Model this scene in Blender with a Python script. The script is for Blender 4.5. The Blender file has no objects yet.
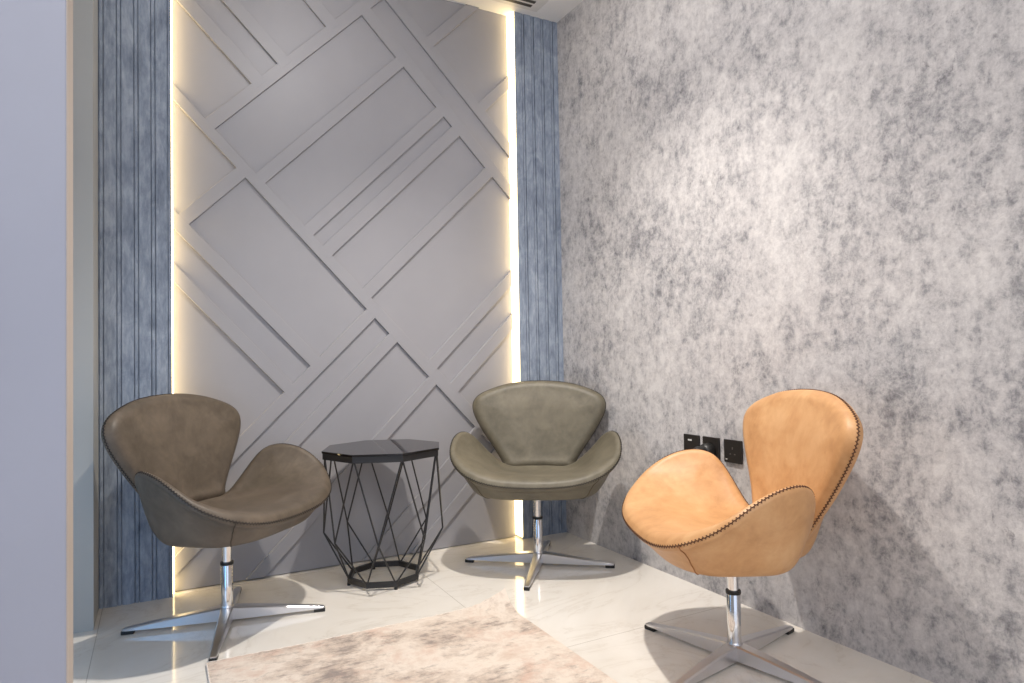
import bpy, bmesh, math, random
import numpy as np
from mathutils import Vector, Matrix

random.seed(4)
scene = bpy.context.scene
COL = scene.collection
PI = math.pi
R2 = math.sqrt(2)
ROOM_H = 2.746
PILLAR_X = -2.118

# ------------------------------------------------------------------ helpers
def link(name, mesh, mat=None, parent=None, smooth=False, smooth_angle=None):
    o = bpy.data.objects.new(name, mesh)
    COL.objects.link(o)
    if mat is not None:
        mesh.materials.append(mat)
    if parent is not None:
        o.parent = parent
    if smooth or smooth_angle is not None:
        mesh.polygons.foreach_set('use_smooth', [True] * len(mesh.polygons))
        if smooth_angle is not None:
            mesh.set_sharp_from_angle(angle=math.radians(smooth_angle))
    return o

def obj(name, bm, mat=None, parent=None, **k):
    me = bpy.data.meshes.new(name)
    bmesh.ops.recalc_face_normals(bm, faces=bm.faces[:])
    bm.to_mesh(me)
    bm.free()
    return link(name, me, mat, parent, **k)

def thing(name, label, cat, loc=(0, 0, 0), rz=0.0, group=None):
    o = bpy.data.objects.new(name, None)
    o.empty_display_size = 0.05
    COL.objects.link(o)
    o.location = loc
    o.rotation_euler = (0, 0, rz)
    return tag(o, label, cat, group)

def tag(o, label, cat, group=None):
    o['label'] = label
    o['category'] = cat
    if group:
        o['group'] = group
    return o

def struct(o):
    o['kind'] = 'structure'
    return o

def add_box(bm, x0, x1, y0, y1, z0, z1, bevel=0.0, seg=2):
    vs = [bm.verts.new(c) for c in ((x0, y0, z0), (x1, y0, z0), (x1, y1, z0), (x0, y1, z0),
                                    (x0, y0, z1), (x1, y0, z1), (x1, y1, z1), (x0, y1, z1))]
    fs = [bm.faces.new([vs[i] for i in f]) for f in
          ((0, 3, 2, 1), (4, 5, 6, 7), (0, 1, 5, 4), (1, 2, 6, 5), (2, 3, 7, 6), (3, 0, 4, 7))]
    if bevel:
        es = {e for f in fs for e in f.edges}
        bmesh.ops.bevel(bm, geom=list(es), offset=bevel, segments=seg, affect='EDGES', profile=0.5)

def box(x0, x1, y0, y1, z0, z1, bevel=0.0, seg=2):
    bm = bmesh.new()
    add_box(bm, x0, x1, y0, y1, z0, z1, bevel, seg)
    return bm

def add_lathe(bm, prof, n=32, c=(0, 0)):
    rings = []
    for r, z in prof:
        if r < 1e-6:
            rings.append([bm.verts.new((c[0], c[1], z))])
        else:
            rings.append([bm.verts.new((c[0] + r * math.cos(2 * PI * i / n), c[1] + r * math.sin(2 * PI * i / n), z)) for i in range(n)])
    for a, b in zip(rings, rings[1:]):
        for i in range(n):
            j = (i + 1) % n
            if len(a) == 1 and len(b) == 1:
                continue
            if len(a) == 1:
                bm.faces.new((a[0], b[i], b[j]))
            elif len(b) == 1:
                bm.faces.new((a[i], a[j], b[0]))
            else:
                bm.faces.new((a[i], a[j], b[j], b[i]))

def lathe(prof, n=32):
    bm = bmesh.new()
    add_lathe(bm, prof, n)
    return bm

def add_tube(bm, pts, rad, n=8, caps=True):
    pts = [Vector(p) for p in pts]
    rings = []
    prev = None
    for i, p in enumerate(pts):
        a = pts[max(0, i - 1)]
        b = pts[min(len(pts) - 1, i + 1)]
        t = (b - a).normalized()
        if prev is None:
            ref = Vector((0, 0, 1)) if abs(t.z) < 0.9 else Vector((1, 0, 0))
            u = t.cross(ref).normalized()
        else:
            u = (prev - t * prev.dot(t)).normalized()
        prev = u
        v = t.cross(u)
        rings.append([bm.verts.new(p + (u * math.cos(2 * PI * k / n) + v * math.sin(2 * PI * k / n)) * rad) for k in range(n)])
    for a, b in zip(rings, rings[1:]):
        for k in range(n):
            bm.faces.new((a[k], a[(k + 1) % n], b[(k + 1) % n], b[k]))
    if caps:
        bm.faces.new(rings[0][::-1])
        bm.faces.new(rings[-1])

def add_sections(bm, secs):
    """secs: list of rings (equal length) of 3D points; lofted and capped"""
    rings = [[bm.verts.new(p) for p in s] for s in secs]
    n = len(rings[0])
    for a, b in zip(rings, rings[1:]):
        for k in range(n):
            bm.faces.new((a[k], a[(k + 1) % n], b[(k + 1) % n], b[k]))
    bm.faces.new(rings[0][::-1])
    bm.faces.new(rings[-1])

# ------------------------------------------------------------------ materials
def srgb(r, g, b):
    f = lambda c: (c / 255 / 12.92) if c / 255 <= 0.04045 else ((c / 255 + 0.055) / 1.055) ** 2.4
    return (f(r), f(g), f(b), 1.0)

class NT:
    def __init__(self, name):
        self.m = bpy.data.materials.new(name)
        self.m.use_nodes = True
        self.t = self.m.node_tree
        self.b = self.t.nodes['Principled BSDF']
        self._co = None
    def n(self, kind, **kw):
        nd = self.t.nodes.new(kind)
        for k, v in kw.items():
            setattr(nd, k, v)
        return nd
    def l(self, a, b):
        self.t.links.new(a, b)
    def co(self):
        if self._co is None:
            self._co = self.n('ShaderNodeTexCoord').outputs['Object']
        return self._co
    def mapped(self, scale=(1, 1, 1), loc=(0, 0, 0), rot=(0, 0, 0), src=None):
        mp = self.n('ShaderNodeMapping')
        mp.inputs['Scale'].default_value = scale
        mp.inputs['Location'].default_value = loc
        mp.inputs['Rotation'].default_value = rot
        self.l(src or self.co(), mp.inputs['Vector'])
        return mp.outputs['Vector']
    def noise(self, vec, scale, detail=6, rough=0.6, dist=0.0):
        nd = self.n('ShaderNodeTexNoise')
        nd.inputs['Scale'].default_value = scale
        nd.inputs['Detail'].default_value = detail
        nd.inputs['Roughness'].default_value = rough
        nd.inputs['Distortion'].default_value = dist
        self.l(vec, nd.inputs['Vector'])
        return nd
    def ramp(self, fac, stops, interp='LINEAR'):
        nd = self.n('ShaderNodeValToRGB')
        cr = nd.color_ramp
        cr.interpolation = interp
        while len(cr.elements) < len(stops):
            cr.elements.new(0.5)
        for e, (p, c) in zip(cr.elements, stops):
            e.position = p
            e.color = c if not isinstance(c, (int, float)) else (c, c, c, 1)
        self.l(fac, nd.inputs['Fac'])
        return nd.outputs['Color']
    def mix(self, fac, a, b, mode='MIX'):
        nd = self.n('ShaderNodeMix', data_type='RGBA', blend_type=mode)
        for s, v in ((0, fac), (6, a), (7, b)):
            if hasattr(v, 'is_linked'):
                self.l(v, nd.inputs[s])
            else:
                nd.inputs[s].default_value = v
        return nd.outputs[2]
    def math(self, op, a, b=0.0, c=None):
        nd = self.n('ShaderNodeMath', operation=op)
        for i, v in enumerate((a, b) if c is None else (a, b, c)):
            if hasattr(v, 'is_linked'):
                self.l(v, nd.inputs[i])
            else:
                nd.inputs[i].default_value = v
        return nd.outputs[0]
    def bump(self, h, strength=0.3, dist=0.01):
        nd = self.n('ShaderNodeBump')
        nd.inputs['Strength'].default_value = strength
        nd.inputs['Distance'].default_value = dist
        self.l(h, nd.inputs['Height'])
        self.l(nd.outputs['Normal'], self.b.inputs['Normal'])
    def set(self, **kw):
        for k, v in kw.items():
            k = k.replace('_', ' ')
            if hasattr(v, 'is_linked'):
                self.l(v, self.b.inputs[k])
            else:
                self.b.inputs[k].default_value = v

def mat_plain(name, col, rough=0.6, metal=0.0, var=0.06, scale=20, **kw):
    t = NT(name)
    nz = t.noise(t.co(), scale, 4).outputs['Fac']
    lo = tuple(c * (1 - var) for c in col[:3]) + (1,)
    hi = tuple(min(1, c * (1 + var)) for c in col[:3]) + (1,)
    t.set(Base_Color=t.ramp(nz, [(0.3, lo), (0.7, hi)]), Roughness=rough, Metallic=metal, **kw)
    return t.m

def mat_leather(name, dark, mid, light, rough=0.5):
    t = NT(name)
    a = t.noise(t.co(), 7, 8, 0.65, 0.6).outputs['Fac']
    b = t.noise(t.mapped((1, 1, 1), (3, 1, 2)), 32, 6, 0.6, 0.3).outputs['Fac']
    f = t.math('ADD', t.math('MULTIPLY', a, 0.7), t.math('MULTIPLY', b, 0.3))
    c = t.ramp(f, [(0.3, dark), (0.5, mid), (0.7, light)])
    t.set(Base_Color=c, Roughness=t.math('MULTIPLY_ADD', b, 0.18, rough - 0.09))
    t.b.inputs['Specular IOR Level'].default_value = 0.45
    v = t.n('ShaderNodeTexVoronoi')
    v.inputs['Scale'].default_value = 420
    t.l(t.co(), v.inputs['Vector'])
    h = t.math('ADD', t.math('MULTIPLY', v.outputs['Distance'], 0.25), t.math('MULTIPLY', a, 2.0))
    t.bump(h, 0.12, 0.004)
    return t.m

def mat_floor():
    t = NT('polished marble tile')
    co = t.co()
    big = t.noise(co, 0.9, 8, 0.6, 1.2).outputs['Fac']
    vein = t.noise(t.mapped((1.0, 1.6, 1), rot=(0, 0, 0.7)), 1.3, 9, 0.62, 1.8).outputs['Fac']
    vv = t.math('ABSOLUTE', t.math('SUBTRACT', vein, 0.5))
    vm = t.ramp(vv, [(0.0, 0.22), (0.012, 0.06), (0.05, 0.0)])
    base = t.ramp(big, [(0.3, srgb(222, 216, 206)), (0.6, srgb(234, 230, 223))])
    c = t.mix(vm, base, srgb(176, 160, 140))
    sx = t.n('ShaderNodeSeparateXYZ')
    t.l(co, sx.inputs[0])
    def joint(sock, off, per):
        m = t.math('PINGPONG', t.math('ADD', sock, off), per / 2)
        return t.math('LESS_THAN', m, 0.0013)
    j = t.math('MAXIMUM', joint(sx.outputs['X'], 0.905, 1.2), joint(sx.outputs['Y'], 1.18, 1.2))
    c = t.mix(t.math('MULTIPLY', j, 0.55), c, srgb(150, 140, 125))
    t.set(Base_Color=c, Roughness=0.09)
    t.b.inputs['Specular IOR Level'].default_value = 0.5
    return t.m

def mat_wallpaper():
    t = NT('distressed silver wallpaper')
    co = t.co()
    warp = t.noise(co, 9, 4, 0.6).outputs['Color']
    vec = t.mix(0.025, co, warp, 'ADD')
    cloud = t.noise(t.mapped((1, 1, 0.75), src=vec), 2.4, 10, 0.7, 0.1).outputs['Fac']
    streak = t.noise(t.mapped((1, 9, 1.6), src=vec), 3.0, 8, 0.7, 0.1).outputs['Fac']
    fine = t.noise(t.mapped((1, 1, 0.85), src=vec), 22, 10, 0.78, 0.15).outputs['Fac']
    vor = t.n('ShaderNodeTexVoronoi', feature='DISTANCE_TO_EDGE')
    vor.inputs['Scale'].default_value = 30
    t.l(t.mix(0.09, vec, t.noise(co, 17, 4, 0.6).outputs['Color'], 'ADD'), vor.inputs['Vector'])
    cr = t.ramp(vor.outputs['Distance'], [(0.0, 1.0), (0.10, 0.45), (0.3, 0.0)])
    grain = t.noise(t.mapped((1, 1, 0.9), (3, 7, 5), src=vec), 48, 8, 0.75, 0.2).outputs['Fac']
    f = t.math('ADD', t.math('MULTIPLY', cloud, 0.33), t.math('ADD', t.math('MULTIPLY', streak, 0.09), t.math('MULTIPLY', fine, 0.36)))
    f = t.math('ADD', f, t.math('MULTIPLY', grain, 0.22))
    base = t.ramp(f, [(0.40, srgb(106, 106, 111)), (0.455, srgb(150, 149, 152)), (0.50, srgb(184, 181, 182)), (0.57, srgb(209, 206, 205))])
    # worn cell network showing in the mid-tone zones
    zone = t.ramp(t.noise(co, 2.6, 4, 0.6).outputs['Fac'], [(0.42, 0.0), (0.6, 1.0)])
    c = t.mix(t.math('MULTIPLY', t.math('MULTIPLY', zone, cr), 0.36), base, srgb(218, 215, 214))
    # dark scratches and flecks
    fl = t.ramp(t.noise(t.mapped((1, 1.3, 0.9), (5, 2, 1), src=vec), 20, 10, 0.8, 0.3).outputs['Fac'], [(0.55, 0.0), (0.66, 1.0)])
    flz = t.ramp(t.noise(t.mapped((1, 1, 1), (9, 4, 2)), 2.6, 5, 0.6).outputs['Fac'], [(0.42, 0.0), (0.62, 1.0)])
    c = t.mix(t.math('MULTIPLY', t.math('MULTIPLY', fl, flz), 0.8), c, srgb(104, 102, 108))
    t.set(Base_Color=c, Roughness=t.math('MULTIPLY_ADD', fine, 0.3, 0.5), Metallic=0.0)
    t.b.inputs['Specular IOR Level'].default_value = 0.35
    t.bump(t.math('ADD', fine, t.math('MULTIPLY', cr, 0.3)), 0.2, 0.004)
    return t.m

def mat_fluted():
    t = NT('blue grey textured fluting')
    a = t.noise(t.mapped((1, 1, 0.45)), 16, 9, 0.7, 0.6).outputs['Fac']
    b = t.noise(t.mapped((1, 1, 0.2), (2, 5, 1)), 95, 5, 0.6).outputs['Fac']
    f = t.math('ADD', t.math('MULTIPLY', a, 0.65), t.math('MULTIPLY', b, 0.35))
    c = t.ramp(f, [(0.34, srgb(104, 115, 132)), (0.5, srgb(141, 152, 168)), (0.66, srgb(174, 183, 195))])
    t.set(Base_Color=c, Roughness=0.75)
    t.bump(f, 0.25, 0.003)
    return t.m

def mat_rug():
    t = NT('faded abstract rug')
    co = t.co()
    a = t.noise(t.mapped((1, 1, 1), (1.3, 0.4, 0)), 3.4, 10, 0.74, 0.2).outputs['Fac']
    b = t.noise(t.mapped((1, 1, 1), (7, 3, 0)), 5, 10, 0.72, 0.2).outputs['Fac']
    d = t.noise(t.mapped((1, 3.2, 1), (2, 8, 0)), 14, 9, 0.75, 0.1).outputs['Fac']
    base = t.ramp(a, [(0.34, srgb(168, 154, 144)), (0.44, srgb(202, 186, 172)), (0.54, srgb(224, 212, 199)), (0.68, srgb(204, 184, 168))])
    c = t.mix(t.ramp(b, [(0.52, 0.0), (0.66, 0.6)]), base, srgb(204, 170, 152))
    c = t.mix(t.ramp(t.math('MULTIPLY_ADD', d, 0.5, t.math('MULTIPLY', a, 0.5)), [(0.40, 0.65), (0.48, 0.0)]), c, srgb(136, 128, 124))
    t.set(Base_Color=c, Roughness=0.95)
    t.b.inputs['Specular IOR Level'].default_value = 0.1
    fine = t.noise(t.mapped((1, 1, 1)), 400, 3, 0.6).outputs['Fac']
    t.bump(t.math('ADD', fine, d), 0.5, 0.004)
    return t.m

def mat_metal(name, col, rough):
    t = NT(name)
    s = t.noise(t.mapped((1, 1, 6)), 60, 4, 0.6).outputs['Fac']
    t.set(Base_Color=col, Metallic=1.0, Roughness=rough)
    t.bump(s, 0.02, 0.0005)
    return t.m

def mat_emit(name, col, strength):
    t = NT(name)
    t.set(Base_Color=(0.9, 0.85, 0.75, 1), Roughness=0.5)
    t.b.inputs['Emission Color'].default_value = col
    t.b.inputs['Emission Strength'].default_value = strength
    return t.m

M = dict(
    floor=mat_floor(), wallpaper=mat_wallpaper(), fluted=mat_fluted(), rug=mat_rug(),
    panel=mat_plain('satin greige paint', srgb(153, 152, 156), 0.42, 0, 0.03, 3),
    pillar=mat_plain('grey painted pillar', srgb(178, 178, 174), 0.5, 0, 0.03, 2),
    near=mat_plain('pale paint with daylight tint', srgb(164, 168, 184), 0.5, 0, 0.03, 2),  # wall face colour carries the lavender tint of blue daylight
    near_edge=mat_plain('beige edge paint', srgb(186, 176, 168), 0.5, 0, 0.03, 2),
    ceiling=mat_plain('white ceiling paint', srgb(243, 242, 240), 0.8, 0, 0.02, 2),
    wall=mat_plain('plain wall paint', srgb(180, 178, 176), 0.7, 0, 0.03, 2),
    taupe=mat_leather('taupe leather', srgb(68, 60, 50), srgb(89, 79, 68), srgb(108, 96, 83)),
    olive=mat_leather('olive grey leather', srgb(80, 75, 62), srgb(101, 95, 80), srgb(118, 111, 95)),
    tan=mat_leather('tan leather', srgb(178, 129, 82), srgb(200, 152, 104), srgb(214, 171, 124), 0.45),
    thread_dark=mat_plain('dark thread', srgb(44, 38, 34), 0.8),
    thread_brown=mat_plain('brown thread', srgb(84, 50, 32), 0.8),
    seam_taupe=mat_plain('taupe seam', srgb(66, 56, 46), 0.7),
    seam_olive=mat_plain('olive seam', srgb(88, 80, 64), 0.7),
    seam_tan=mat_plain('tan seam', srgb(160, 108, 64), 0.7),
    alu=mat_metal('brushed aluminium', (0.74, 0.74, 0.76, 1), 0.32),
    chrome=mat_metal('chrome', (0.78, 0.78, 0.79, 1), 0.08),
    black=mat_plain('black plastic', srgb(24, 24, 24), 0.45),
    wire=mat_plain('black powder coated steel', srgb(34, 34, 36), 0.42),
    glass_black=mat_plain('black glass', srgb(20, 17, 18), 0.04, 0, 0.02),
    socket=mat_plain('black brushed socket plate', srgb(46, 42, 40), 0.35, 0.3),
    pin=mat_plain('grey pin opening', srgb(96, 90, 86), 0.5),
    mark=mat_plain('pale print', srgb(200, 198, 194), 0.6),
    led=mat_emit('warm led diffuser', (1.0, 0.74, 0.36, 1), 6.5),
    vent_dark=mat_plain('dark slot', srgb(70, 66, 62), 0.6),
    vent=mat_plain('white vent frame', srgb(226, 224, 220), 0.5),
)

# ------------------------------------------------------------------ the setting
struct(obj('floor', box(-3.8, 0.12, -5.6, 0.15, -0.06, 0.0), M['floor']))
struct(obj('ceiling', box(-3.8, 0.12, -5.6, 0.15, ROOM_H, ROOM_H + 0.06), M['ceiling']))
struct(obj('wall_right', box(0.0, 0.12, -5.6, 0.15, 0, ROOM_H), M['wallpaper']))
struct(obj('wall_back', box(-3.8, 0.0, 0.085, 0.15, 0, ROOM_H), M['wall']))
struct(obj('wall_left', box(-3.8, -3.7, -5.6, 0.085, 0, ROOM_H), M['wall']))
pil = struct(obj('wall_pillar', box(-3.7, PILLAR_X, -0.225, 0.085, 0, ROOM_H), M['pillar']))
near = struct(obj('wall_near', box(-3.7, -2.059, -1.6, -1.505, 0, ROOM_H, 0.002), M['near']))
near_e = obj('trim_1', box(-2.059, -2.0575, -1.5985, -1.5065, 0, ROOM_H), M['near_edge'])
struct(near_e)

# ------------------------------------------------------------------ fluted panels
def fluted(x0, x1, label, phase):
    per, y_back = 0.0593, 0.085
    wide, gr, nar = 0.0413, 0.0036, 0.0108
    d_gr, d_nar = 0.010, 0.002
    prof = [(x0, y_back), (x0, 0.0)]
    x = x0 - phase
    def put(a, b, d):
        a, b = max(a, x0), min(b, x1)
        if b - a > 0.0004:
            prof.append((a, d)); prof.append((b, d))
    while x < x1:
        put(x, x + gr, d_gr)
        put(x + gr, x + gr + nar, d_nar)
        put(x + gr + nar, x + 2 * gr + nar, d_gr)
        put(x + 2 * gr + nar, x + per, 0.0)
        x += per
    prof += [(x1, 0.0), (x1, y_back)]
    clean = [prof[0]]
    for q in prof[1:]:
        if abs(q[0] - clean[-1][0]) > 1e-6 or abs(q[1] - clean[-1][1]) > 1e-6:
            clean.append(q)
    bm = bmesh.new()
    lo = [bm.verts.new((a, b, 0.0)) for a, b in clean]
    hi = [bm.verts.new((a, b, ROOM_H)) for a, b in clean]
    n = len(lo)
    for i in range(n):
        j = (i + 1) % n
        bm.faces.new((lo[i], lo[j], hi[j], hi[i]))
    o = obj('fluted_panel', bm, M['fluted'])
    tag(o, label, 'wall panel', 'blue grey fluted panels')
    return o
LX, RX = -1.866, -0.264
fluted(PILLAR_X, LX, 'blue grey fluted wall panel beside the grey pillar, behind the brown chair', -0.001)
fluted(RX, 0.0, 'blue grey fluted wall panel in the corner against the silver wallpaper', 0.02)

# ------------------------------------------------------------------ diagonal panel
PX0, PX1 = LX + 0.004, RX - 0.016
PY = 0.058            # face of the recessed fields
BT = 0.013             # batten thickness
dp = thing('panelled_wall_board', 'greige wall board with raised diagonal battens between two light strips', 'wall panel', ((PX0 + PX1) / 2, PY, 0))
off = Vector(((PX0 + PX1) / 2, PY, 0))
def P(bm_pts):
    return [(x - off.x, y - off.y, z) for x, y, z in bm_pts]
bm = bmesh.new()
add_box(bm, PX0 - off.x, PX1 - off.x, 0.0, 0.025, 0.004, ROOM_H)
obj('backing_board', bm, M['panel'], dp)

def clip(poly, ax, val, keep_less):
    out = []
    for i, p in enumerate(poly):
        q = poly[(i + 1) % len(poly)]
        ip = (p[ax] <= val) if keep_less else (p[ax] >= val)
        iq = (q[ax] <= val) if keep_less else (q[ax] >= val)
        if ip:
            out.append(p)
        if ip != iq:
            t = (val - p[ax]) / (q[ax] - p[ax])
            out.append((p[0] + t * (q[0] - p[0]), p[1] + t * (q[1] - p[1])))
    return out

def batten(corners, dy):
    """corners: (s, t) with s = x + z, t = z - x"""
    poly = [((s - t) / 2, (s + t) / 2) for s, t in corners]
    for ax, v, less in ((0, PX0, False), (0, PX1, True), (1, 0.006, False), (1, ROOM_H - 0.001, True)):
        poly = clip(poly, ax, v, less)
    if len(poly) < 3:
        return
    bm = bmesh.new()
    y1 = -BT + dy
    f = [bm.verts.new((x - off.x, y1, z)) for x, z in poly]
    b = [bm.verts.new((x - off.x, 0.0, z)) for x, z in poly]
    n = len(f)
    top = bm.faces.new(f)
    for i in range(n):
        bm.faces.new((f[i], f[(i + 1) % n], b[(i + 1) % n], b[i]))
    bmesh.ops.bevel(bm, geom=list(top.edges), offset=0.0012, segments=1, affect='EDGES')
    obj('batten', bm, M['panel'], dp)

def bandA(t0, lo0, up0, t1, lo1, up1, dy=0.0):     # falls to the right; lower/upper s at the two ends
    batten([(lo0, t0), (up0, t0), (up1, t1), (lo1, t1)], dy)
def bandB(t_lo, t_up, s0, s1, dy=0.0003):                      # rises to the right
    batten([(s0, t_lo), (s1, t_lo), (s1, t_up), (s0, t_up)], dy)

a2lo = lambda t: 0.082 + (t - 1.1) * 0.031
a2up = lambda t: 0.168 + (t - 1.1) * 0.023
bandA(4.6, 0.608, 0.690, 3.66, 0.592, 0.680)
bandA(4.6, 0.822, 0.902, 3.66, 0.812, 0.897)
bandA(4.2, 1.250, 1.333, 3.66, 1.240, 1.328)
bandA(4.2, a2lo(4.2), a2up(4.2), 0.3, a2lo(0.3), a2up(0.3))
bandA(3.66, 1.502, 1.588, 1.8, 1.482, 1.562)
bandA(4.2, 1.728, 1.800, 1.8, 1.700, 1.782)
bandA(3.6, -0.362, -0.283, 2.19, -0.404, -0.324)
bandA(3.4, -0.580, -0.503, 2.19, -0.630, -0.556)
e = 0.02
bandB(3.624, 3.700, a2up(3.66) - e, 1.73)
bandB(3.213, 3.291, a2up(3.2) - e, 1.50)
bandB(2.795, 2.876, a2up(2.8) - e, 1.50)
bandB(2.625, 2.708, a2up(2.6) - e, 1.50)
bandB(2.256, 2.340, a2up(2.3) - e, 1.50)
bandB(3.309, 3.386, -0.30, a2lo(3.3) + e)
bandB(2.144, 2.225, -3.0, a2lo(2.2) + e)
bandB(1.924, 2.004, -3.0, a2lo(2.0) + e)
bandB(1.518, 1.596, -3.0, a2lo(1.6) + e)
bandB(1.012, 1.092, -3.0, a2lo(1.1) + e)
bandB(0.780, 0.860, -3.0, a2lo(0.8) + e)
bandB(1.592, 1.672, a2up(1.6) - e, 3.0)
bandB(1.362, 1.446, a2up(1.4) - e, 3.0)
bandB(3.190, 3.264, 1.75, 4.0)
bandB(2.627, 2.702, 1.75, 4.0)

# LED strips in the gaps either side of the board
def led(xc, label, side):
    t = thing('light_strip', label, 'light strip', (xc, 0.0, 0), 0, 'warm light strips beside the board')
    bm = box(-0.003, 0.003, 0.004, PY + 0.024, 0.01, ROOM_H - 0.002, 0.001, 1)
    obj('diffuser', bm, M['led'], t)
    return t
led(LX + 0.0032, 'glowing warm vertical light strip between the brown chair and greige board, left side', 1)
led(RX - 0.0032, 'glowing warm vertical light strip beside the corner fluted panel, above the olive chair', -1)

# ------------------------------------------------------------------ ceiling slot vent
v = thing('air_vent', 'white ceiling air vent with dark parallel slots near the corner', 'vent', (-0.62, -0.115, ROOM_H))
obj('frame', box(-0.46, 0.46, -0.062, 0.062, -0.006, -0.0005, 0.002), M['vent'], v)
for dy in (-0.019, 0.019):
    obj('slot', box(-0.405, 0.405, dy - 0.010, dy + 0.010, -0.0085, -0.0055), M['vent_dark'], v)

# ------------------------------------------------------------------ sockets on the wallpapered wall
def socket(y, z, label, kind):
    t = thing('wall_socket', label, 'socket', (-0.0003, y, z), 0, 'black wall sockets')
    obj('plate', box(-0.009, 0.0, -0.0435, 0.0435, -0.0435, 0.0435, 0.0025, 2), M['socket'], t)
    if kind == 'usb':
        obj('usb_port', box(-0.0096, -0.008, -0.004, 0.018, 0.018, 0.0245, 0.0006, 1), M['mark'], t)
    for w, h, dy, dz in ((0.004, 0.009, 0, 0.012), (0.007, 0.004, -0.011, -0.010), (0.007, 0.004, 0.011, -0.010)):
        if kind != 'usb':
            obj('pin_hole', box(-0.0096, -0.008, dy - w / 2, dy + w / 2, dz - h / 2, dz + h / 2), M['pin'], t)
    if kind == 'plain':
        obj('indicator', box(-0.0098, -0.008, 0.026, 0.034, -0.033, -0.029), M['mark'], t)
    return t
SZ = 0.564
socket(-0.961, SZ, 'black square wall socket with small pale port, nearest the corner', 'usb')
socket(-1.068, SZ, 'black wall socket holding a black plug, middle of three', 'plug')
socket(-1.180, SZ, 'bare black three pin wall socket nearest the tan chair back', 'plain')
plug = thing('power_plug', 'black rounded plug pushed into the middle wall socket', 'plug', (-0.0097, -1.066, SZ - 0.010))
bm = bmesh.new()
add_lathe(bm, [(0, 0), (0.030, 0), (0.031, 0.004), (0.031, 0.026), (0.028, 0.033), (0.023, 0.038), (0.022, 0.066), (0.018, 0.078), (0.010, 0.083), (0, 0.084)], 24)
bmesh.ops.rotate(bm, verts=bm.verts[:], cent=(0, 0, 0), matrix=Matrix.Rotation(-PI / 2, 3, 'Y'))
obj('plug_body', bm, M['black'], plug, smooth_angle=40)

# ------------------------------------------------------------------ swan chairs
CAGE_SEAT = [  # rows from front to waist; columns x >= 0
    [(0.00, -0.300, 0.398), (0.105, -0.300, 0.401), (0.200, -0.290, 0.412), (0.283, -0.260, 0.437), (0.343, -0.203, 0.476), (0.368, -0.160, 0.512)],
    [(0.00, -0.220, 0.398), (0.105, -0.220, 0.400), (0.195, -0.210, 0.409), (0.280, -0.184, 0.442), (0.345, -0.134, 0.500), (0.373, -0.106, 0.553)],
    [(0.00, -0.090, 0.378), (0.100, -0.090, 0.379), (0.190, -0.085, 0.388), (0.272, -0.070, 0.430), (0.340, -0.055, 0.517), (0.368, -0.046, 0.584)],
    [(0.00, 0.050, 0.365), (0.095, 0.050, 0.367), (0.178, 0.048, 0.378), (0.250, 0.052, 0.430), (0.315, 0.042, 0.530), (0.350, 0.028, 0.598)],
    [(0.00, 0.172, 0.388), (0.090, 0.168, 0.390), (0.150, 0.144, 0.402), (0.215, 0.130, 0.456), (0.280, 0.108, 0.535), (0.318, 0.082, 0.582)],
]
CAGE_BACK = [
    [(0.00, 0.198, 0.480), (0.100, 0.195, 0.480), (0.196, 0.168, 0.475)],
    [(0.00, 0.223, 0.590), (0.138, 0.217, 0.588), (0.268, 0.184, 0.575)],
    [(0.00, 0.247, 0.690), (0.160, 0.239, 0.688), (0.332, 0.199, 0.683)],
    [(0.00, 0.265, 0.770), (0.160, 0.255, 0.764), (0.314, 0.219, 0.749)],
    [(0.00, 0.273, 0.820), (0.138, 0.265, 0.810), (0.228, 0.243, 0.784)],
]
def prof(x):
    x = np.clip(x, 0, 1)
    return np.sqrt(np.clip(1 - (1 - x) ** 2, 0, 1))
def sstep(x):
    x = np.clip(x, 0, 1)
    return x * x * (3 - 2 * x)

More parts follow.
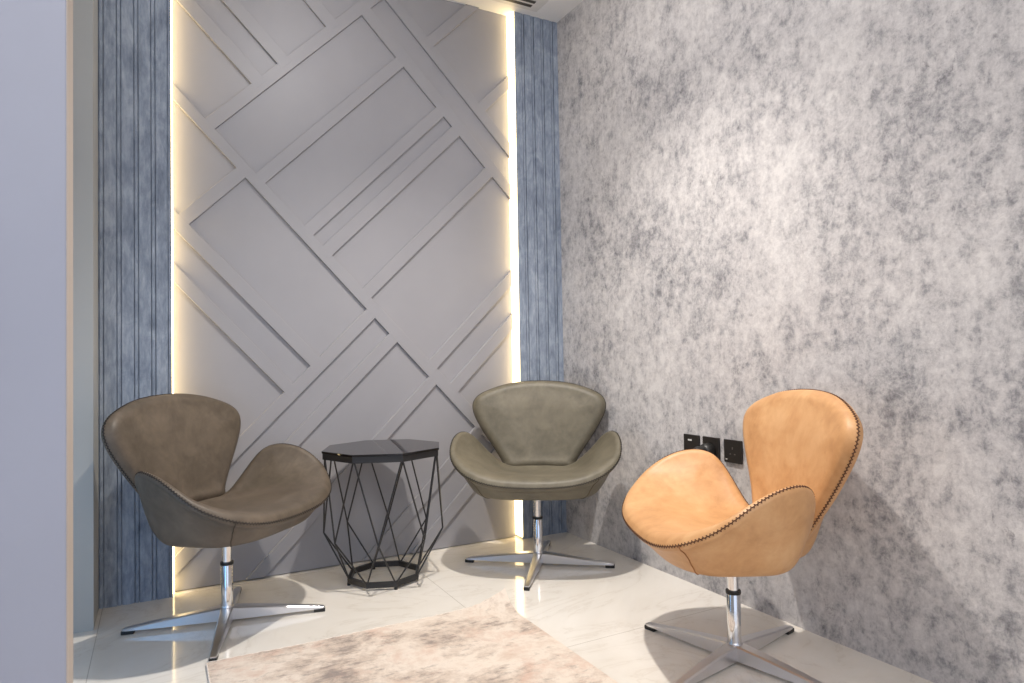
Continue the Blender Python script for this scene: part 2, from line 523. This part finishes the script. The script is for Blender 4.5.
def build_shell():
    bm = bmesh.new()
    def row(pts):
        full = [(-x, y, z) for x, y, z in pts[:0:-1]] + list(pts)
        return [bm.verts.new(p) for p in full]
    seat = [row(r) for r in CAGE_SEAT]
    back = [row(r) for r in CAGE_BACK]
    for a, b in zip(seat, seat[1:]):
        for i in range(len(a) - 1):
            bm.faces.new((a[i], a[i + 1], b[i + 1], b[i])).material_index = 0
    m = len(seat[-1]) // 2
    waist = seat[-1][m - 2:m + 3]
    for a, b in zip([waist] + back, back):
        for i in range(len(a) - 1):
            bm.faces.new((a[i], a[i + 1], b[i + 1], b[i])).material_index = 1
    me = bpy.data.meshes.new('cage')
    bm.to_mesh(me); bm.free()
    o = bpy.data.objects.new('cage', me)
    COL.objects.link(o)
    sub = o.modifiers.new('s', 'SUBSURF')
    sub.levels = 4
    sub.boundary_smooth = 'ALL'
    dg = bpy.context.evaluated_depsgraph_get()
    ev = o.evaluated_get(dg).to_mesh()
    n = len(ev.vertices)
    co = np.empty(n * 3); ev.vertices.foreach_get('co', co); co = co.reshape(-1, 3)
    nf = len(ev.polygons)
    faces = np.empty(nf * 4, int); ev.polygons.foreach_get('vertices', faces); faces = faces.reshape(-1, 4)
    mi = np.empty(nf, int); ev.polygons.foreach_get('material_index', mi)
    fn = np.cross(co[faces[:, 2]] - co[faces[:, 0]], co[faces[:, 3]] - co[faces[:, 1]])
    vn = np.zeros((n, 3))
    for k in range(4):
        np.add.at(vn, faces[:, k], fn)
    vn /= np.linalg.norm(vn, axis=1)[:, None]
    if vn[np.argmin(np.abs(co[:, 0]) + np.abs(co[:, 1])), 2] < 0:
        vn = -vn; faces = faces[:, ::-1]
    bpy.data.objects.remove(o); bpy.data.meshes.remove(me)
    # boundary loop
    cnt = {}
    for f in faces:
        for k in range(4):
            a, b = int(f[k]), int(f[(k + 1) % 4])
            cnt[(a, b)] = 1
    nxt = {a: b for (a, b) in cnt if (b, a) not in cnt}
    start = next(iter(nxt)); loop = [start]
    while nxt[loop[-1]] != start:
        loop.append(nxt[loop[-1]])
    sv = np.zeros(n, bool); sv[faces[mi == 0].ravel()] = True
    bv = np.zeros(n, bool); bv[faces[mi == 1].ravel()] = True
    crease = np.where(sv & bv)[0]
    def dist(idx):
        d = np.full(n, 9.0)
        for i in idx:
            d = np.minimum(d, np.linalg.norm(co - co[i], axis=1))
        return d
    dr = dist(loop); dc = dist(crease)
    # smooth the normals slightly near the waist so the offset surfaces stay clean
    for _ in range(25):
        acc = vn.copy(); w = np.ones(n)
        for k in range(4):
            np.add.at(acc, faces[:, k], vn[faces[:, (k + 1) % 4]]); np.add.at(w, faces[:, k], 1)
            np.add.at(acc, faces[:, k], vn[faces[:, (k - 1) % 4]]); np.add.at(w, faces[:, k], 1)
        vn = acc / w[:, None]
        vn /= np.linalg.norm(vn, axis=1)[:, None]
    return co, vn, faces, mi, loop, dr, dc, crease

def make_meshes():
    co, vn, faces, mi, loop, dr, dc, crease = build_shell()
    wing = sstep((co[:, 2] - 0.42) / 0.10) * (co[:, 1] < 0.14)
    rim = 0.030 - 0.014 * wing
    top = rim * prof(dr / (rim * 1.2)) + (0.012 + 0.008 * wing) * sstep(dr / 0.14)
    cr = 0.35 + 0.65 * prof(dc / 0.035)
    top *= cr
    T = co + vn * top[:, None]
    hi = sstep((co[:, 2] - 0.42) / 0.14) * (co[:, 1] > 0.12)     # the back has the fuller shell edge
    bot = (0.012 + 0.007 * hi) * prof(dr / (0.014 + 0.007 * hi)) + 0.018 * sstep(dr / 0.09)
    Bp = co - vn * bot[:, None]
    low = np.clip((0.60 - co[:, 2]) / 0.20, 0, 1)
    belly = 0.088 * sstep(dr / 0.15) * sstep(low) * np.clip(1.08 - (np.abs(co[:, 0]) / 0.31) ** 2, 0, 1) * (1 - 0.6 * sstep((co[:, 1] - 0.11) / 0.09))
    Bp = Bp - vn * belly[:, None]
    kk = 0.010                                                     # soft flat underside
    Bp[:, 2] = 0.334 + kk * np.logaddexp(0, (Bp[:, 2] - 0.334) / kk)
    def mesh(name, pts, fs):
        used = np.unique(fs)
        remap = -np.ones(len(pts), int); remap[used] = np.arange(len(used))
        me = bpy.data.meshes.new(name)
        me.from_pydata(pts[used].tolist(), [], remap[fs].tolist())
        me.polygons.foreach_set('use_smooth', [True] * len(me.polygons))
        me.update()
        return me
    seat = mesh('seat', T, faces[mi == 0])
    back = mesh('backrest', T, faces[mi == 1])
    shell = mesh('shell', Bp, faces[:, ::-1])
    # stitching: a zigzag lacing over the rim seam
    L = co[loop]; N = vn[loop]
    cen = np.roll(L, -1, 0) - np.roll(L, 1, 0)
    tang = cen / np.linalg.norm(cen, axis=1)[:, None]
    out = np.cross(tang, N)
    seg = np.linalg.norm(np.roll(L, -1, 0) - L, axis=1)
    s = np.concatenate([[0], np.cumsum(seg)])
    tot = s[-1]; cnt = int(tot / 0.0056) // 2 * 2
    Lc = np.vstack([L, L[:1]]); Nc = np.vstack([N, N[:1]]); Oc = np.vstack([out, out[:1]])
    bm = bmesh.new()
    pts = []
    for k in range(cnt):
        q = tot * k / cnt
        p = np.array([np.interp(q, s, Lc[:, j]) for j in range(3)])
        nn = np.array([np.interp(q, s, Nc[:, j]) for j in range(3)])
        oo = np.array([np.interp(q, s, Oc[:, j]) for j in range(3)])
        sg = 1 if k % 2 else -1
        pts.append(p + nn * 0.0046 * sg + oo * (0.0008 if sg > 0 else 0.0002))
    for a, b in zip(pts, pts[1:] + pts[:1]):
        add_tube(bm, [a, b], 0.0009, 4, False)
    # running cord in the seam itself
    ring = [co[i] + o_ * 0.0004 for i, o_ in zip(loop, out)]
    add_tube(bm, ring + ring[:2], 0.0011, 5, False)
    st = bpy.data.meshes.new('stitching'); bm.to_mesh(st); bm.free()
    # seams on the shell: front corners and the slit below each notch
    def trace(pred_dir, r0, r1, rad_, lift=0.0004):
        pts = []
        d = Vector(pred_dir).normalized()
        for k in range(26):
            r = r0 + (r1 - r0) * k / 25
            target = np.array([d.x * r, d.y * r])
            dd = np.where((co[:, 1] < 0.05), (co[:, 0] - target[0]) ** 2 + (co[:, 1] - target[1]) ** 2, 9)
            near_ = np.argsort(dd)[:5]
            w = 1 / (dd[near_] + 1e-6)
            p = (Bp[near_] * w[:, None]).sum(0) / w.sum()
            nrm = (vn[near_] * w[:, None]).sum(0) / w.sum()
            pts.append(p - nrm * lift)
        b = bmesh.new(); add_tube(b, pts, rad_, 6)
        m_ = bpy.data.meshes.new('shell_seam'); b.to_mesh(m_); b.free()
        m_.polygons.foreach_set('use_smooth', [True] * len(m_.polygons))
        return m_
    seams = [trace((sx * 0.72, -0.70, 0), 0.23, 0.385, 0.0019, 0.001) for sx in (-1, 1)]
    return seat, back, shell, st, seams

MESH = make_meshes()

def leg_mesh():
    bm = bmesh.new()
    secs = []
    for r, w, zt, zb in ((0.004, 0.021, 0.058, 0.014), (0.03, 0.0205, 0.057, 0.013), (0.10, 0.0185, 0.050, 0.0125), (0.20, 0.0155, 0.038, 0.012),
                         (0.29, 0.0125, 0.026, 0.0125), (0.325, 0.011, 0.0205, 0.0125), (0.335, 0.009, 0.018, 0.0125)):
        b = min(0.004, (zt - zb) * 0.3)
        secs.append([(r, -w, zb), (r, w, zb), (r, w, zt - b), (r, w - b, zt), (r, -w + b, zt), (r, -w, zt - b)])
    add_sections(bm, secs)
    bmesh.ops.recalc_face_normals(bm, faces=bm.faces[:])
    me = bpy.data.meshes.new('leg'); bm.to_mesh(me); bm.free()
    me.polygons.foreach_set('use_smooth', [True] * len(me.polygons)); me.set_sharp_from_angle(angle=math.radians(28))
    bm = box(0.298, 0.3385, -0.0115, 0.0115, 0.0, 0.0135, 0.002, 2)
    bmesh.ops.recalc_face_normals(bm, faces=bm.faces[:])
    pad = bpy.data.meshes.new('foot_pad'); bm.to_mesh(pad); bm.free()
    return me, pad
LEG, PAD = leg_mesh()
LEG.materials.append(M['alu']); PAD.materials.append(M['black'])

def swan_chair(loc, face, leg_dir, mat, thread, seam, label):
    rz = math.atan2(face[1], face[0]) + PI / 2
    t = thing('swivel_chair', label, 'chair', loc, rz, 'swivel lounge chairs')
    def part(name, me, m):
        return link(name, me.copy(), m, t)
    part('seat', MESH[0], mat); part('backrest', MESH[1], mat); part('shell', MESH[2], mat)
    part('stitching', MESH[3], thread)
    for s in MESH[4]:
        part('shell_seam', s, seam)
    obj('column', lathe([(0, 0.05), (0.0205, 0.05), (0.0205, 0.206), (0.0195, 0.208), (0, 0.208)], 32), M['chrome'], t, smooth_angle=40)
    obj('collar', lathe([(0, 0.206), (0.0222, 0.206), (0.0228, 0.210), (0.0222, 0.216), (0, 0.216)], 32), M['black'], t, smooth_angle=40)
    obj('gas_lift', lathe([(0, 0.213), (0.016, 0.213), (0.016, 0.285), (0.0185, 0.287), (0.0185, 0.34), (0, 0.34)], 32), M['chrome'], t, smooth_angle=40)
    obj('hub', lathe([(0, 0.011), (0.020, 0.011), (0.0235, 0.015), (0.0245, 0.045), (0.0235, 0.058), (0.0212, 0.062), (0, 0.062)], 32), M['alu'], t, smooth_angle=40)
    for k in range(4):
        lg = bpy.data.objects.new('leg', LEG); COL.objects.link(lg); lg.parent = t
        lg.rotation_euler = (0, 0, math.radians(leg_dir) + k * PI / 2 - rz)
        pd = bpy.data.objects.new('foot_pad', PAD); COL.objects.link(pd); pd.parent = lg
    return t

swan_chair((-1.699, -0.389, 0), (0.71, -0.704), -12, M['taupe'], M['thread_dark'], M['seam_taupe'],
           'brown leather swivel chair in front of the left fluted panel, turned to the right')
swan_chair((-0.41, -0.402, 0), (-0.56, -0.83), -38.7, M['olive'], M['thread_dark'], M['seam_olive'],
           'olive grey leather swivel chair in the corner, facing forward')
swan_chair((-0.379, -1.521, 0), (-0.922, 0.387), 11.3, M['tan'], M['thread_brown'], M['seam_tan'],
           'tan orange leather swivel chair by the silver wallpapered wall')

# ------------------------------------------------------------------ wire side table
TZ = 0.562
ang0 = math.atan2(-2.77, -0.845)          # front edge faces the room
tb = thing('side_table', 'octagonal black wire side table with black glass top between two chairs', 'table', (-1.068, -0.226, 0), ang0 + math.radians(-5))
def octa(r, k):
    a = (k + 0.5) * PI / 4
    return (r * math.cos(a), r * math.sin(a))
def prism(r0, z0, z1, r_in=None, bevel=0.0):
    bm = bmesh.new()
    lo = [bm.verts.new((*octa(r0, k), z0)) for k in range(8)]
    hi = [bm.verts.new((*octa(r0, k), z1)) for k in range(8)]
    for k in range(8):
        bm.faces.new((lo[k], lo[(k + 1) % 8], hi[(k + 1) % 8], hi[k]))
    if r_in is None:
        bm.faces.new(lo[::-1]); bm.faces.new(hi)
    else:
        li = [bm.verts.new((*octa(r_in, k), z0)) for k in range(8)]
        hi2 = [bm.verts.new((*octa(r_in, k), z1)) for k in range(8)]
        for k in range(8):
            j = (k + 1) % 8
            bm.faces.new((li[j], li[k], hi2[k], hi2[j]))
            bm.faces.new((hi[k], hi[j], hi2[j], hi2[k]))
            bm.faces.new((lo[j], lo[k], li[k], li[j]))
    if bevel:
        bmesh.ops.bevel(bm, geom=[e_ for e_ in bm.edges], offset=bevel, segments=1, affect='EDGES')
    return bm
obj('glass_top', prism(0.259, TZ - 0.009, TZ, None, 0.0012), M['glass_black'], tb)
obj('top_frame', prism(0.255, TZ - 0.034, TZ - 0.009, 0.240), M['wire'], tb)
obj('base_ring', prism(0.158, 0.010, 0.032, 0.143), M['wire'], tb)
for k in range(0, 8, 2):
    x, y = octa(0.152, k)
    bm = bmesh.new(); add_lathe(bm, [(0, 0), (0.007, 0), (0.007, 0.010), (0, 0.010)], 12, (x, y))
    obj('foot', bm, M['black'], tb)
RT, RM, RB, ZM = 0.246, 0.250, 0.150, 0.206
def mid(k):
    a = k * PI / 4
    return (RM * math.cos(a), RM * math.sin(a), ZM)
for k in range(8):
    top_ = (*octa(RT, k), TZ - 0.022)
    for j in (k, k + 1):
        bm = bmesh.new(); add_tube(bm, [top_, mid(j)], 0.0034, 8)
        obj('upper_wire', bm, M['wire'], tb, smooth_angle=40)
    bot_ = (*octa(RB, k), 0.022)
    for j in (k, k + 1):
        bm = bmesh.new(); add_tube(bm, [mid(j), bot_], 0.0034, 8)
        obj('lower_wire', bm, M['wire'], tb, smooth_angle=40)

# ------------------------------------------------------------------ rug
def rug():
    x0, x1, y0, y1 = -1.785, -0.772, -2.25, -0.729
    nx, ny = 90, 130
    rng = random.Random(2)
    bm = bmesh.new()
    def pos(i, j, z):
        u, v_ = i / nx, j / ny
        x = x0 + (x1 - x0) * u
        y = y0 + (y1 - y0) * v_
        if j == ny:
            y += 0.004 * math.sin(i * 1.9) * rng.random()
        # the back edge bows in a little, the far right corner curls up
        y -= 0.012 * math.sin(PI * u) * v_ ** 6
        cx, cy = (x1 - x) / 0.17, (y1 - y) / 0.17
        dcurl = max(0.0, 1 - (cx + cy))
        zz = z + 0.042 * dcurl ** 2 + 0.0015 * math.sin(7 * x + 3 * y) ** 2
        x += 0.026 * dcurl ** 2
        y += 0.006 * dcurl ** 2
        return (x, y, zz)
    top = [[bm.verts.new(pos(i, j, 0.008)) for i in range(nx + 1)] for j in range(ny + 1)]
    for j in range(ny):
        for i in range(nx):
            bm.faces.new((top[j][i], top[j][i + 1], top[j + 1][i + 1], top[j + 1][i]))
    # skirt down to the floor
    border = [top[0][i] for i in range(nx + 1)] + [top[j][nx] for j in range(1, ny + 1)] + \
             [top[ny][i] for i in range(nx - 1, -1, -1)] + [top[j][0] for j in range(ny - 1, 0, -1)]
    low = [bm.verts.new((v_.co.x, v_.co.y, max(0.0006, v_.co.z - 0.0085))) for v_ in border]
    n = len(border)
    for k in range(n):
        bm.faces.new((border[k], low[k], low[(k + 1) % n], border[(k + 1) % n]))
    bm.faces.new(low)
    t = thing('rug', 'faded beige and rose abstract rug with a curled corner on the tiled floor', 'rug', ((x0 + x1) / 2, (y0 + y1) / 2, 0))
    o = obj('pile', bm, M['rug'], t, smooth_angle=50)
    o.location = (-(x0 + x1) / 2, -(y0 + y1) / 2, 0)
    # hem along the back and left edges
    bm = bmesh.new()
    add_tube(bm, [Vector(pos(i, ny, 0.006)) + Vector((0, 0.002, 0)) for i in range(nx - 10)], 0.003, 6)
    add_tube(bm, [Vector(pos(0, j, 0.006)) + Vector((-0.002, 0, 0)) for j in range(ny + 1)], 0.003, 6)
    h = obj('hem', bm, mat_plain('rug hem', srgb(222, 212, 202), 0.95, 0, 0.15, 90), t, smooth=True)
    h.location = o.location
rug()

# ------------------------------------------------------------------ light
def spot(name, loc, target, power, angle, blend, col, size):
    d = bpy.data.lights.new(name, 'SPOT')
    d.energy = power; d.spot_size = math.radians(angle); d.spot_blend = blend
    d.color = col; d.shadow_soft_size = size
    o = bpy.data.objects.new(name, d); COL.objects.link(o)
    o.location = loc
    o.rotation_euler = (Vector(target) - Vector(loc)).to_track_quat('-Z', 'Y').to_euler()
    return o
WARM = (1.0, 0.93, 0.85)
def area(name, loc, target, power, sx, sy, col):
    d = bpy.data.lights.new(name, 'AREA')
    d.shape = 'RECTANGLE'; d.size = sx; d.size_y = sy; d.energy = power; d.color = col
    o = bpy.data.objects.new(name, d); COL.objects.link(o)
    o.location = loc
    o.rotation_euler = (Vector(target) - Vector(loc)).to_track_quat('-Z', 'Y').to_euler()
    return o
spot('downlight', (-0.93, -1.12, ROOM_H - 0.02), (-0.93, -1.12, 0), 225, 112, 1.0, WARM, 0.035)
NEUTRAL = (1.0, 0.95, 0.92)
spot('wall_washer', (-0.95, -0.75, ROOM_H - 0.02), (0.0, -0.75, 1.75), 30, 130, 1.0, NEUTRAL, 0.10)
spot('wall_washer', (-0.95, -1.75, ROOM_H - 0.02), (0.0, -1.75, 1.75), 30, 140, 1.0, NEUTRAL, 0.10)
spot('wall_washer', (-1.30, -1.05, ROOM_H - 0.02), (-1.45, 0.0, 1.8), 30, 130, 1.0, NEUTRAL, 0.10)
area('ceiling_fill', (-1.9, -3.6, ROOM_H - 0.03), (-1.2, -1.6, 0.9), 58, 2.4, 1.6, (1.0, 0.95, 0.9))  # unseen soft fill, added to light walls and floor evenly
area('daylight_fill', (-3.6, -0.86, 1.0), (0, -0.6, 0.4), 5, 1.2, 1.8, (0.34, 0.64, 1.0))
area('daylight_fill', (-2.45, -1.36, 0.42), (-1.92, 0, 0.30), 2.4, 0.3, 0.8, (0.25, 0.56, 1.0))  # blue fill hidden behind the near wall, added to tint the lower fluting

w = bpy.data.worlds.new('daylight')
scene.world = w
w.use_nodes = True
bg = w.node_tree.nodes['Background']
bg.inputs['Color'].default_value = (0.70, 0.80, 1.0, 1)
bg.inputs['Strength'].default_value = 1.3

# ------------------------------------------------------------------ camera
f, yaw, pit, rol = 661.608661, 0.492270078, 0.0251998901, -0.0170152211
fw = Vector((math.sin(yaw) * math.cos(pit), math.cos(yaw) * math.cos(pit), math.sin(pit)))
r = fw.cross(Vector((0, 0, 1))).normalized()
u = r.cross(fw)
r2 = r * math.cos(rol) + u * math.sin(rol)
u2 = -r * math.sin(rol) + u * math.cos(rol)
cd = bpy.data.cameras.new('camera')
cd.sensor_width = 36.0
cd.lens = 36.0 * f / 1024
cd.clip_start = 0.05
cam = bpy.data.objects.new('camera', cd)
COL.objects.link(cam)
mw = Matrix((r2, u2, -fw)).transposed().to_4x4()
mw.translation = (-1.91760993, -2.99641245, 0.93)
cam.matrix_world = mw
scene.camera = cam
scene.view_settings.view_transform = 'Standard'
scene.view_settings.look = 'None'
scene.view_settings.exposure = 0.0
